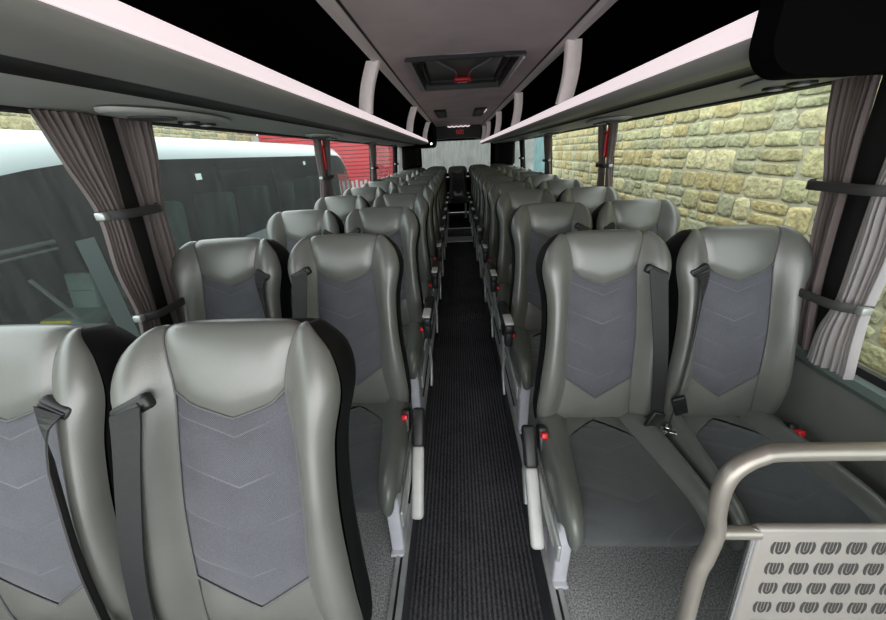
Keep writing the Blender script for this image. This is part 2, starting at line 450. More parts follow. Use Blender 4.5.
    # arm rest
    if aisle:
        ax = -sx*.262
        if arm == 'down':
            R = Matrix.Rotation(math.atan2(.29, .26), 3, 'X')
            d = Vector((0, -.26, -.29)).normalized(); p0 = Vector((ax, -.065, .482))
            mb = MB(); mb.box(p0+d*.060, (.046, .145, .046), 0, R, .012, 3); ob = mb.build('arm_rest', M['black_plastic'], t)
            mb = MB(); mb.box(p0+d*.252, (.044, .25, .036), 0, R, .014, 3)
            mb.build('arm_pad', M['armgrey'], ob)['label'] = 'pale grey arm rest end'
        else:
            mb = MB(); mb.box((ax, -.13, .615), (.046, .33, .05), 0, None, .014, 3)
            mb.box((ax, -.265, .565), (.040, .05, .09), 0, None, .012, 3)
            mb.box((ax+sx*.02, .03, .52), (.03, .05, .20), 0, None, .01, 2)
            ob = mb.build('arm_rest', M['black_plastic'], t)
            mb = MB(); mb.box((ax, -.235, .645), (.042, .11, .014), 0, None, .006, 2)
            mb.build('arm_pad', M['armgrey'], ob)['label'] = 'pale grey arm rest cap'
        mb = MB(); mb.box((-sx*.232, -.19, .34), (.012, .46, .07), 0, None, .005, 2)
        mb.tube([(-sx*.238, .02, .30), (-sx*.240, .05, .15), (-sx*.238, -.02, .03)], .010, 0, 8)
        mb.build('side_rail', M['alu'], t)
    return t

PITCH = .74; A_X = .4655; S_X = .455; DY = .16
ordn = ['nearest', 'second', 'third', 'fourth', 'fifth', 'sixth', 'seventh', 'eighth', 'ninth', 'tenth', 'eleventh']
YL, YR = .591, 1.228
NL, NR = 11, 10
def lab(side, col, k, n):
    row = f'{ordn[k]} row' if k == 0 else (f'{ordn[k]} row from the front' if k < n-1 else 'last row before the back bench')
    return f'grey leather coach seat, {col} column on the {side}, {row}'
protos = {}
for side, n, y0 in ((-1, NL, YL), (1, NR, YR)):
    nm = 'left' if side < 0 else 'right'
    for col in (0, 1):
        x = side*(A_X+col*(S_X if side < 0 else .445)); cn = 'aisle' if col == 0 else 'window'
        sx = side if col == 0 else -side
        grp = f'{cn} seats {nm} of the aisle'
        up = None
        for k in range(n):
            loc = (x, y0+PITCH*k-DY, 0); L = lab(nm, cn, k, n)
            if col == 0 and k < 2:
                d = make_seat(sx, True, 'down' if (side < 0 or k == 0) else 'up', L, loc, grp); up = d
            elif up is None: up = make_seat(sx, False, None, L, loc, grp)
            elif col == 0 and k == 2 and side < 0: up = make_seat(sx, True, 'up', L, loc, grp)
            else: dup(up, loc, L, grp)
        protos[(side, col)] = up
# the nearest left pair leans back a little more than the rows behind
for o in list(C.objects):
    if o.get('label', '').endswith('on the left, nearest row'):
        a = math.radians(-4); o.rotation_euler = (a, 0, 0); o.location.y += 1.12*math.sin(a); o.location.z += .004
YB = 8.62
for i, (dx, pr, w) in enumerate([(-.92, protos[(-1, 1)], 'far left window seat'), (-.46, protos[(1, 1)], 'seat left of centre'), (0, protos[(-1, 1)], 'middle seat facing the aisle'), (.46, protos[(1, 1)], 'seat right of centre'), (.92, protos[(1, 1)], 'far right window seat')]):
    dup(pr, (dx, YB-DY, 0), f'grey leather coach seat on the back bench, {w}', 'back bench seats')

# ------------------------------------------------------------------ floor and walls
Y0, Y1 = -.9, 9.35
CX = .252; SINK = -.20; YS = 6.92
mb = MB()
for sd in (-1, 1): mb.add([(sd*(CX+.045), Y0, 0), (sd*1.2, Y0, 0), (sd*1.2, Y1, 0), (sd*(CX+.045), Y1, 0)], [[0, 1, 2, 3]], 0, False)
struct(mb.build('floor', M['floor']))
mb = MB()
mb.add([(-CX, Y0, 0), (-CX, Y0, SINK), (CX, Y0, SINK), (CX, Y0, 0), (-CX, YS-.024, 0), (-CX, YS-.024, SINK), (CX, YS-.024, SINK), (CX, YS-.024, 0)], [[0, 1, 5, 4], [1, 2, 6, 5], [2, 3, 7, 6]], 0, False)
tag(mb.build('aisle_carpet', M['carpet']), 'black ribbed carpet running down the centre aisle', 'carpet')
st = thing('aisle_step', 'two low grey steps at the rear end of the aisle carpet', 'step', (0, YS, SINK))
mb = MB(); mb.box((0, .17, .05), (2*CX, .34, .10), bev=.006); mb.build('lower_tread', M['carpet'], st)
mb = MB(); mb.box((0, -.012, .05), (2*CX, .02, .10), bev=.004); mb.build('riser', M['rack_panel'], st)
mb = MB(); mb.box((0, 1.38, .095), (2*CX, 2.08, .19), bev=.003); mb.build('upper_tread', M['carpet'], st)
mb = MB(); mb.box((0, .345, .192), (2*CX, .025, .02), bev=.004); mb.build('nosing', M['alu'], st)
ti = 1
for sd in (-1, 1):
    mb = MB()
    mb.box((sd*(CX+.010), (Y0+Y1)/2, .006), (.020, Y1-Y0, .014), 0)
    mb.box((sd*(CX+.038), (Y0+Y1)/2, .006), (.016, Y1-Y0, .014), 0)
    mb.box((sd*(CX+.025), (Y0+Y1)/2, .001), (.016, Y1-Y0, .006), 1)
    struct(mb.build(f'trim_{ti}', [M['alu'], M['rubber']])); ti += 1

ZS, ZT = .735, 1.553
def wx(z): return 1.19-(z-ZS)/(ZT-ZS)*.065 if z > ZS else 1.19
PL = [1.185, 3.06, 4.93, 6.77]; PR = [1.10, 2.95, 4.80, 6.65]
wn = 1
for sd, nm, pil in ((-1, 'left', PL), (1, 'right', PR)):
    mb = MB()
    prof = [(1.195, -.0), (1.195, .18), (1.19, .2), (1.19, ZS-.055)]
    mb.sheet([(sd*x, z) for x, z in prof], Y0, Y1)
    struct(mb.build(f'wall_{nm}', M['wall']))
    mb = MB()
    mb.prism([(sd*x, z) for x, z in [(1.20, ZS-.07), (1.172, ZS-.065), (1.160, ZS-.045), (1.165, ZS-.02), (1.18, ZS-.008), (1.20, ZS-.008)]], Y0, Y1, 0)
    mb.prism([(sd*x, z) for x, z in [(1.20, ZS-.008), (1.178, ZS-.008), (1.18, ZS+.016), (1.20, ZS+.016)]], Y0, Y1, 1)
    struct(mb.build(f'trim_{ti}', [M['sill'], M['rubber']])); ti += 1
    # upper wall strip behind rack
    mb = MB(); mb.sheet([(sd*1.13, ZT-.01), (sd*1.15, 1.75), (sd*1.05, 2.0), (sd*.5, 2.03)], Y0, Y1); struct(mb.build(f'wall_{nm}_upper', M['rack_black']))
    edges = [Y0]+pil+[8.0]
    for a, b in zip(edges[:-1], edges[1:]):
        mb = MB(); mb.add([(sd*1.186, a, ZS), (sd*1.186, b, ZS), (sd*1.121, b, ZT), (sd*1.121, a, ZT)], [[0, 1, 2, 3]], 0, False)
        struct(mb.build(f'window_{wn}', M['glass_dirty'] if sd < 0 else M['glass'])); wn += 1
    for p in pil:
        mb = MB()
        mb.box((sd*1.148, p, (ZS+ZT)/2), (.022, .10, ZT-ZS+.02), 0, Matrix.Rotation(-sd*math.atan2(.065, ZT-ZS), 3, 'Y'), .004)
        struct(mb.build(f'trim_{ti}', M['rubber'])); ti += 1
    # solid dark rear corner
    mb = MB(); mb.add([(sd*1.19, 8.0, ZS-.05), (sd*1.19, Y1, ZS-.05), (sd*1.12, Y1, ZT), (sd*1.12, 8.0, ZT)], [[0, 1, 2, 3]], 0, False)
    struct(mb.build(f'wall_{nm}_rear', M['rack_black']))

# ------------------------------------------------------------------ ceiling
ZC = 1.955; CL, CR = -.475, .585
mb = MB()
pr = [(CL, ZC), (CL+.1, ZC+.012), (.05, ZC+.018), (CR-.1, ZC+.012), (CR, ZC)]
hx0, hx1, hy0, hy1 = -.315, .405, 2.70, 3.86
def cz(x): return ZC+.018*(1-((x-.055)/.53)**2)
xs = [CL, CL+.08, hx0, -.12, .05, .22, hx1, CR-.08, CR]
ys = [Y0, hy0, hy1, Y1]
for i in range(len(xs)-1):
    for j in range(3):
        if hx0-1e-6 <= xs[i] < hx1-1e-6 and j == 1: continue
        mb.add([(xs[i], ys[j], cz(xs[i])), (xs[i+1], ys[j], cz(xs[i+1])), (xs[i+1], ys[j+1], cz(xs[i+1])), (xs[i], ys[j+1], cz(xs[i]))], [[0, 1, 2, 3]])
struct(mb.build('ceiling', M['ceiling'], weld=True))
for sd, cx in ((-1, CL), (1, CR)):
    mb = MB()
    mb.prism([(cx-sd*.0, ZC+.004), (cx-sd*.004, ZC-.006), (cx+sd*.02, ZC-.016), (cx+sd*.05, ZC-.022), (cx+sd*.06, ZC-.008), (cx+sd*.06, ZC+.02)], Y0, 7.6 if sd < 0 else 9.3, 0)
    mb.prism([(cx-sd*.016, ZC+.006), (cx-sd*.016, ZC-.002), (cx-sd*.004, ZC-.004), (cx-sd*.002, ZC+.006)], Y0, 9.3, 1)
    struct(mb.build(f'trim_{ti}', [M['frame'], M['rubber']])); ti += 1

# roof hatch
h = thing('roof_hatch', 'dark recessed roof hatch with red handle in the ceiling', 'roof hatch', (.045, 3.28, ZC))
def ring(mb, x0, x1, y0, y1, z0, x2, x3, y2, y3, z1, mi=0):
    a = [(x0, y0, z0), (x1, y0, z0), (x1, y1, z0), (x0, y1, z0)]; b = [(x2, y2, z1), (x3, y2, z1), (x3, y3, z1), (x2, y3, z1)]
    mb.add(a+b, [[i, (i+1) % 4, 4+(i+1) % 4, 4+i] for i in range(4)], mi, False)
M['hatch_frame'] = flat('hatch_frame', (.05, .05, .055), .3, spec=.6)
M['hatch_panel'] = flat('hatch_panel', (.10, .10, .105), .35, noise=.15, nscale=5)
mb = MB()
ring(mb, -.375, .375, -.60, .60, .012, -.385, .385, -.61, .61, -.012)
ring(mb, -.385, .385, -.61, .61, -.012, -.345, .345, -.575, .575, -.014)
ring(mb, -.345, .345, -.575, .575, -.014, -.325, .325, -.55, .55, .06)
mb.build('frame', M['hatch_frame'], h)
mb = MB(); ring(mb, -.325, .325, -.55, .55, .06, -.27, .27, -.50, .50, .05); mb.add([(-.27, -.5, .05), (.27, -.5, .05), (.27, .5, .05), (-.27, .5, .05)], [[0, 1, 2, 3]], 0, False)
p = mb.build('panel', M['hatch_panel'], h)
mb = MB()
for sd in (-1, 1): mb.tube(curve_pts([(sd*.25, -.48, .045), (sd*.16, -.2, .04), (sd*.07, .05, .04), (sd*.05, .3, .042)], 14), .007, 0, 6)
mb.build('rib', M['alu'], p)
mb = MB()
for sd in (-1, 1): mb.box((sd*.30, 0, .03), (.02, .98, .02), 0, None, .004)
mb.box((0, .53, .03), (.6, .02, .02), 0, None, .004); mb.build('rubber_edge', M['rubber'], h)
mb = MB(); mb.box((.372, 0, -.018), (.016, 1.14, .012), 0, None, .004); mb.build('edge_strip', M['frame'], h)['label'] = 'pale edge strip'
mb = MB(); mb.box((.0, .34, .025), (.15, .07, .035), 0, None, .015, 3); hd = mb.build('handle', M['red'], h); hd['label'] = 'red hatch handle'
mb = MB(); mb.box((.0, .40, .02), (.09, .03, .02), 0, None, .006); mb.build('handle_plate', M['frame'], h)

for sd, cx, w in ((-1, -.24, 'left'), (1, .34, 'right')):
    v = thing('ceiling_vent', f'small dark ceiling air vent near the back, {w} one of the pair', 'air vent', (cx, 6.2, ZC), 'rear ceiling vents')
    mb = MB(); mb.box((0, 0, .002), (.17, 1.0, .02), 0, None, .006); mb.build('frame', M['rack_strip'], v)
    mb = MB()
    for k in range(9): mb.box((0, -.44+k*.11, -.012), (.14, .07, .008), 0, Matrix.Rotation(.25, 3, 'X'), .002)
    mb.build('louvre', M['hatch_panel'], v)
    if sd > 0:
        mb = MB(); mb.box((.075, -.25, -.012), (.022, .42, .01), 0, None, .004); mb.build('painted_glint', M['lip'], v)  # white glint on the vent side, painted with a glowing material

# ------------------------------------------------------------------ luggage racks
def rack(sd, y0, y1, posts, label):
    t = thing('luggage_rack', label, 'luggage rack', (0, y0, 0), 'overhead luggage racks')
    L = y1-y0
    X = lambda pts: [(sd*x, z) for x, z in pts]
    lx = .556; zl = 1.606 if sd < 0 else 1.586; zh = .045
    gx = .178 if sd < 0 else .185
    shell = [(lx+.004, zl), (lx+.004, zl-.014), (lx+.018, zl-.026), (lx+.05, zl-.031), (lx+.09, 1.574), (lx+.14, 1.573), (lx+gx, 1.575)]
    sh = shell
    mb = MB(); mb.sheet(X(sh), 0, L); mb.sheet(X([(lx+.006, zl), (lx+.1, zl), (1.12, 1.60)]), 0, L); mb.build('underside', M['rack_grey'], t)
    mb = MB(); mb.prism(X([(lx, zl), (lx-.001, zl+.006), (lx+.010, zl+zh), (lx+.018, zl+zh+.003), (lx+.024, zl+zh-.006), (lx+.016, zl)]), 0, L); mb.build('light_strip', M['lip'], t)
    mb = MB(); mb.sheet(X([(lx+gx, 1.575), (lx+gx+.004, 1.580), (lx+.268, 1.577), (lx+.273, 1.568)]), 0, L); mb.build('black_groove', M['rack_strip'], t)  # black strip along the rack, dark in its own colour
    mb = MB(); mb.sheet(X([(lx+.273, 1.568), (lx+.30, 1.562), (1.06, 1.556), (1.10, 1.554)]), 0, L); sp = mb.build('service_panel', M['rack_panel'], t)
    mb = MB(); mb.prism(X([(1.10, 1.556), (1.10, 1.546), (1.125, 1.543), (1.125, 1.556)]), 0, L); mb.build('curtain_rail', M['rubber'], t)
    ct = CL if sd < 0 else CR
    mb = MB(); mb.sheet([(sd*(lx+.02), zl+zh-.012), (sd*.9, 1.615), (sd*1.10, 1.64), (sd*1.13, 1.78), (sd*1.06, 1.93), (sd*.9, 1.975), (ct+sd*.05, 1.965)], 0, L)
    mb.build('lining', M['rack_black'], t)
    for p in posts:
        mb = MB()
        c = [(lx+.014+(abs(ct)+.012-lx-.014)*k/12+.014*math.sin(PI*k/12), 0, zl+.055+(ZC-.014-zl-.055)*k/12) for k in range(13)]
        P = []
        for q in c:
            y = p-y0
            P.append([(sd*(q[0]+.004), y-.035, q[2]), (sd*q[0], y-.03, q[2]), (sd*q[0], y+.03, q[2]), (sd*(q[0]+.004), y+.035, q[2]), (sd*(q[0]+.076), y+.035, q[2]), (sd*(q[0]+.08), y+.03, q[2]), (sd*(q[0]+.08), y-.03, q[2]), (sd*(q[0]+.076), y-.035, q[2])])
        mb.grid(P, 0, closed_u=True); mb.build('divider_post', M['post'], t)
    return t, sp
RL, spl_l = rack(-1, Y0, 7.55, [2.62, 5.0, 7.40], 'long grey luggage rack above the left windows')
RR, spl_r = rack(1, .86, 9.3, [2.42, 4.30, 6.15, 8.0, 9.25], 'long grey luggage rack above the right windows')

# reading light and speaker units
un = 0
def service_unit(sd, y, label):
    t = thing('service_unit', label, 'reading light unit', (sd*.955, y, 1.556), f'service units under the {"left" if sd < 0 else "right"} rack')
    mb = MB()
    ol = [(math.cos(a)*.105*(1 if abs(math.cos(a)) < .8 else 1), math.sin(a)*.27) for a in [2*PI*k/28 for k in range(28)]]
    n = len(ol)
    mb.grid([[(x, yy, -.001) for x, yy in ol], [(x*.97, yy*.985, -.009) for x, yy in ol], [(x*.85, yy*.93, -.013) for x, yy in ol], [(0, 0, -.013)]*n], closed_u=True)
    b = mb.build('cover', M['rack_panel'], t)
    mb = MB(); mb.disc((0, -.10, -.012), .062, (0, 0, -1), 0, .007, 20); mb.build('speaker_grille', M['grille'], t)
    for q in (.06, .15):
        mb = MB(); mb.disc((0, q, -.012), .034, (0, 0, -1), 0, .008, 16); nz = mb.build('air_nozzle', M['rack_strip'], t)
        mb = MB(); mb.disc((0, q, -.019), .018, (0, 0, -1), 0, .004, 12); mb.build('nozzle_centre', M['armgrey'], nz)
    return t
for sd, ys_, nm in ((-1, [1.30+PITCH*2*k for k in range(4)], 'left'), (1, [1.15+PITCH*2*k for k in range(4)], 'right')):
    for k, y in enumerate(ys_):
        L = f'oval reading light and speaker unit under the {nm} rack, {ordn[k]} one from the front' if k else f'oval reading light and speaker unit under the {nm} rack, nearest one'
        if un == 0: U = service_unit(sd, y, L); un = 1
        else: dup(U, (sd*.955, y, 1.556), L, f'service units under the {nm} rack')

# black housings at the rack ends
mb = MB()
def rounded_prof(x0, x1, z0, z1, r):
    p = [(x1, z0), (x1, z1), (x0, z1)]
    for k in range(9):
        a = PI+PI/2*k/8; p.append((x0+r+r*math.cos(a), z0+r+r*math.sin(a)))
    return p
mb.prism(rounded_prof(.548, 1.02, 1.508, 2.02, .065), .80, .86)
tag(mb.build('overhead_housing', M['rack_black']), 'large black rounded housing closing the near end of the right rack', 'overhead locker')
hb = thing('rear_locker', 'black overhead locker behind the left rack at the back', 'overhead locker', (-.8, 8.1, 1.52))
mb = MB(); mb.prism([(.34-0, .1), (.32, .03), (.27, 0), (-.22, 0), (-.22, .44), (.34, .44)], -.53, .90); mb.build('body', M['rack_black'], hb)
mb = MB(); mb.disc((.3, -.535, .06), .022, (0, -1, 0), 0, .012, 12); mb.build('lamp', M['lamp'], hb)

# ------------------------------------------------------------------ rear wall and window
mb = MB()
def rw(x0, x1, z0, z1): mb.add([(x0, Y1, z0), (x1, Y1, z0), (x1, Y1, z1), (x0, Y1, z1)], [[0, 1, 2, 3]], 0, False)
wxl, wxr, wz0, wz1 = -.86, .80, .95, 1.66
rw(-1.2, wxl, 0, 2.05); rw(wxr, 1.2, 0, 2.05); rw(wxl, wxr, 0, wz0); rw(wxl, wxr, wz1, 2.05)
struct(mb.build('wall_rear', M['rack_black']))
mb = MB(); mb.add([(wxl-.02, Y1+.01, wz0-.02), (wxr+.02, Y1+.01, wz0-.02), (wxr+.02, Y1+.01, wz1+.02), (wxl-.02, Y1+.01, wz1+.02)], [[0, 1, 2, 3]], 0, False)
struct(mb.build(f'window_{wn}', M['rear_glass'])); wn += 1
mb = MB(); mb.box((0, 9.0, .86), (2.3, .5, .04), 0, None, .01); struct(mb.build('trim_40', M['black_plastic']))
bd = thing('rear_display', 'black curved header board with red clock above the rear window', 'clock display', (0, 9.05, 1.66))
mb = MB()
mb.prism([(-.62, 0.0), (-.45, .035), (0, .05), (.45, .035), (.55, 0.0), (.55, .30), (-.62, .30)], 0, .25); mb.build('board', M['rack_strip'], bd)
mb = MB()
for (dx, on) in ((-.075, 'bc'), (-.025, 'abcdfg'), (.035, 'abged'), (.085, 'abcdef')):
    seg = {'a': (0, .04, 1), 'g': (0, 0, 1), 'd': (0, -.04, 1), 'b': (.018, .02, 0), 'c': (.018, -.02, 0), 'f': (-.018, .02, 0), 'e': (-.018, -.02, 0)}
    for s in on:
        a, b_, hor = seg[s]; mb.box((dx+.05+a, -.004, .17+b_), (.03 if hor else .006, .006, .006 if hor else .034))
mb.build('clock_digits', M['clock'], bd)
mb = MB()
for k in range(5): mb.tube(curve_pts([(-.2+k*.1, -.01, .29), (-.15+k*.1, -.03, .275), (-.1+k*.1, -.01, .29)], 8), .012, 0, 6)
mb.build('pale_trim', M['lip'], bd)

# ------------------------------------------------------------------ curtains
def curtain(sd, keys, nple, amp, mat, label, grp, x_off=.0, seed=0, shape=1):
    """keys: [(z, yA, yB)] top to bottom"""
    rnd = random.Random(seed); ph = [rnd.uniform(-.5, .5) for _ in range(8)]
    zk = sorted([(k[0], (k[1], k[2])) for k in keys])
    z1, z0 = zk[-1][0], zk[0][0]
    mb = MB(); nz, ns = 36, nple*8; P = []
    for i in range(nz+1):
        z = z1+(z0-z1)*i/nz; a, b = spl(zk, z); row = []
        w = abs(b-a)
        for j in range(ns+1):
            s = j/ns
            q = s+.03*math.sin(2*PI*(s*1.7+ph[0]))*math.sin(PI*s)
            f = math.sin(2*PI*nple*q+ph[1]*3+.5*math.sin(z*5+ph[2]*5))
            x = wx(z)-.026-x_off-amp*(.5+.5*f)*(.75+.25*math.sin(7*s+ph[3]*9))
            row.append((sd*x, a+(b-a)*s, z))
        P.append(row)
    mb.grid(P)
    return tag(mb.build('curtain', mat), label, 'curtain', grp)
def tie(sd, y0, y1, z, label, grp, x_off=.055, h=.028, tilt=0.):
    t = thing('curtain_tie', label, 'curtain tie', (sd*(wx(z)-.03), (y0+y1)/2, z), grp)
    L = (y1-y0)/2
    mb = MB(); N = 16; P = []
    for k in range(N+1):
        s = -1+2*k/N; x = -sd*(x_off*(1-abs(s)**6))-0; dz = tilt*s
        P.append([(x, s*L, h/2+dz), (x-sd*.004, s*L, h/2-.003+dz), (x-sd*.004, s*L, -h/2+.003+dz), (x, s*L, -h/2+dz)])
    mb.grid(P); mb.build('band', M['tie'], t)
    mb = MB(); e = 0
    mb.box((-sd*x_off*.35, -L*.97, -tilt), (.03, .022, h*.8), 0, None, .004); mb.build('clip', M['alu'], t)['label'] = 'metal clip'
    return t
ZTT = 1.55
gl_, gr_ = 'tied back curtains along the left windows', 'tied back curtains along the right windows'
curtain(-1, [(ZTT, 0.967, 1.147), (1.42, 1.007, 1.147), (1.28, 1.052, 1.142), (1.1, 1.047, 1.142), (.93, 1.067, 1.142), (.80, 1.042, 1.142)], 9, .036, M['curtain'], 'grey brown pleated curtain on near side of the first left pillar', gl_, 0, 1)
curtain(-1, [(ZTT, 1.207, 1.347), (1.42, 1.207, 1.332), (1.28, 1.212, 1.297), (1.1, 1.207, 1.297), (.93, 1.207, 1.272), (.80, 1.202, 1.292)], 7, .034, M['curtain'], 'grey brown pleated curtain on far side of the first left pillar', gl_, 0, 2)
tie(-1, 1.045, 1.265, 1.275, 'upper dark band tying the curtains at the first left pillar', 'curtain ties', .065)
tie(-1, 1.05, 1.26, .935, 'lower dark band tying the curtains at the first left pillar', 'curtain ties', .065)
curtain(1, [(ZTT, 1.130, 1.255), (1.40, 1.130, 1.235), (1.27, 1.125, 1.195), (1.1, 1.120, 1.180), (.93, 1.110, 1.155), (.74, 1.080, 1.145)], 7, .034, M['curtain'], 'grey brown pleated curtain on far side of the first right pillar', gr_, 0, 3)
curtain(1, [(ZTT, .84, 1.055), (1.40, .90, 1.05), (1.27, .965, 1.05), (1.1, .955, 1.05), (.93, .962, 1.05), (.83, .955, 1.075), (.715, .94, 1.078)], 9, .04, M['curtain_lit'], 'loose hanging curtain painted as window-lit on near side of the first right pillar', gr_, 0, 4)
tie(1, .96, 1.235, 1.265, 'upper dark band tying the curtains at the first right pillar', 'curtain ties', .07)
tie(1, .955, 1.20, .94, 'lower dark band tying the curtains at the first right pillar', 'curtain ties', .07, tilt=.0)
on2 = ['first', 'second', 'third', 'fourth']
for sd, pil, nm, g in ((-1, PL, 'left', gl_), (1, PR, 'right', gr_)):
    for i, p in enumerate(pil[1:], 1):
        for s2, w in ((-1, 'near'), (1, 'far')):
            a, b = p+s2*.04, p+s2*.155; a2, b2 = p+s2*.035, p+s2*.095
            ks = [(ZTT, a, b), (1.42, a, p+s2*.14), (1.27, a2, b2), (1.1, a2, p+s2*.12), (.80, a2, p+s2*.13)]
            curtain(sd, ks, 4, .04, M['curtain'] if i < 3 else M['curtain_dark'], f'gathered curtain on {w} side of the {on2[i]} {nm} window pillar', g, 0, 10+i+s2)
        tie(sd, p-.12, p+.12, 1.265, f'dark band tying the curtains at the {on2[i]} {nm} window pillar', 'curtain ties', .06)
# rear corner curtains
for sd, nm, g in ((-1, 'left', gl_), (1, 'right', gr_)):
    mb = MB(); P = []
    for i in range(13):
        z = 1.56-.41*i/12; P.append([(sd*(1.11-.04*math.sin(2*PI*9*j/72)-(.22 if j/72 > .8 else 0)*(j/72-.8)/.2), 7.65+1.55*j/72, z) for j in range(73)])
    mb.grid(P); tag(mb.build('rear_corner_curtain', M['curtain_dark']), f'dark drawn curtain in the rear {nm} corner beside the back bench', 'curtain', g)
curtain(-1, [(ZTT, 7.28, 7.45), (1.2, 7.27, 7.5), (.8, 7.25, 7.56)], 3, .04, M['curtain_lit'], 'curtain painted pale as daylit before the dark rear left corner', gl_, 0, 31)

# emergency hammers on the second pillars
for sd, p, nm in ((-1, PL[1], 'left'), (1, PR[1], 'right')):
    t = thing('emergency_hammer', f'red emergency hammer on the second {nm} window pillar', 'emergency hammer', (sd*(wx(1.42)-.03), p, 1.42), 'emergency hammers')
    mb = MB(); mb.box((-sd*.004, 0, 0), (.012, .05, .20), 0, None, .004); mb.build('bracket', M['red'], t)
    mb = MB(); mb.tube([(-sd*.02, 0, -.09), (-sd*.02, 0, .06)], .009, 0, 8); mb.tube([(-sd*.02, -.03, .07), (-sd*.02, .03, .07)], .012, 0, 8); mb.build('hammer', M['red'], t)

# ------------------------------------------------------------------ guard rail with perforated panel
YG = .43
TL = math.radians(7)
g = thing('guard_rail', 'champagne metal guard rail with perforated panel before the nearest right seats', 'guard rail', (.388, YG-.95*math.tan(TL), 0)); g.rotation_euler = (-TL, 0, 0)
mb = MB()
pts = [(.76, 0, 0.962), (.4, 0, 0.962), (.10, 0, 0.962), (.045, 0, 0.954), (.012, 0, .928), (0, 0, .892), (.0, 0, .845), (.006, 0, .80), (-.001, 0, .745), (-.010, 0, .68), (-.012, 0, .4), (-.012, 0, .005)]
mb.tube(curve_pts(pts, 66), .0138, 0, 16); mb.build('tube', M['tube'], g)
mb = MB(); mb.tube([(.0, 0, .800), (.075, 0, .800)], .011, 0, 12); mb.build('stub', M['tube'], g)
mb = MB()
px0, px1, pz0, pz1 = .070, .76, .06, .816
mb.box(((px0+px1)/2, 0, (pz0+pz1)/2), (px1-px0, .016, pz1-pz0), 0, None, .006, 2)
pn = mb.build('perforated_panel', M['panel'], g)
mb = MB(); mb.tube([(px0, 0, pz1-.004), (px0-.002, 0, .60), (px0-.002, 0, .08)], .006, 0, 8); mb.build('panel_edge', M['chrome'], pn)
mb = MB()
def slotshape(cx, cz, zs=1.25):
    def arc(x0, z0, pts, w=.0022):
        P = []
        for i, (x, z) in enumerate(pts):
            a = pts[max(i-1, 0)]; b = pts[min(i+1, len(pts)-1)]; tx, tz = b[0]-a[0], b[1]-a[1]; L = math.hypot(tx, tz)
            ww = w*(.35+.65*math.sin(PI*i/(len(pts)-1))) if x0 else w
            nx, nz_ = -tz/L*ww, tx/L*ww
            P.append([(cx+x-nx, -.0088, cz+(z-nz_)*zs), (cx+x+nx, -.0088, cz+(z+nz_)*zs)])
        mb.grid(P, 0, smooth=False)
    for s in (-1, 1):
        arc(1, 0, [(s*(.0085+.0045*math.cos(a)), .0105*math.sin(a)) for a in [-1.35+2.7*k/8 for k in range(9)]], .0026)
    arc(0, 0, [(-.0055, .010), (-.0055, -.002)]+[(-.0055*math.cos(a), -.003-.0065*math.sin(a)) for a in [PI*k/8 for k in range(9)]]+[(.0055, -.002), (.0055, .010)], .0019)
    arc(0, 0, [(0, .010), (0, -.0055)], .0016)
for i in range(16):
    for j in range(15):
        slotshape(px0+.040+i*.0405, pz1-.040-j*.0465)
mb.build('slot_pattern', M['slot'], pn)

# ------------------------------------------------------------------ outside
mb = MB(); mb.add([(-30, -15, -1.35), (30, -15, -1.35), (30, 45, -1.35), (-30, 45, -1.35)], [[0, 1, 2, 3]], 0, False); struct(mb.build('ground', M['asphalt']))

def stone_mat():
    m, n, l, b = nt('sandstone')
    at = n.new('ShaderNodeAttribute'); at.attribute_name = 'tint'
    tc = n.new('ShaderNodeTexCoord')
    t = n.new('ShaderNodeTexNoise'); t.inputs['Scale'].default_value = 9; t.inputs['Detail'].default_value = 8; t.inputs['Roughness'].default_value = .7
    l.new(tc.outputs['Object'], t.inputs['Vector'])
    r = n.new('ShaderNodeMapRange'); r.inputs[1].default_value = .3; r.inputs[2].default_value = .7; r.inputs[3].default_value = .62; r.inputs[4].default_value = 1.3
    l.new(t.outputs['Fac'], r.inputs[0])
    mx = n.new('ShaderNodeMix'); mx.data_type = 'RGBA'; mx.blend_type = 'MULTIPLY'; mx.inputs[0].default_value = 1
    l.new(at.outputs['Color'], mx.inputs[6]); l.new(r.outputs[0], mx.inputs[7]); l.new(mx.outputs[2], b.inputs['Base Color'])
    b.inputs['Roughness'].default_value = .95; b.inputs['Specular IOR Level'].default_value = .1
    t2 = n.new('ShaderNodeTexNoise'); t2.inputs['Scale'].default_value = 22; t2.inputs['Detail'].default_value = 8; l.new(tc.outputs['Object'], t2.inputs['Vector'])
    bp_ = n.new('ShaderNodeBump'); bp_.inputs['Strength'].default_value = .9; bp_.inputs['Distance'].default_value = .03
    l.new(t2.outputs['Fac'], bp_.inputs['Height']); l.new(bp_.outputs[0], b.inputs['Normal'])
    return m
M['stone'] = stone_mat()
M['mortar'] = flat('mortar', (.43, .41, .285), .95, noise=.25, nscale=12, bump=.8, bscale=40)
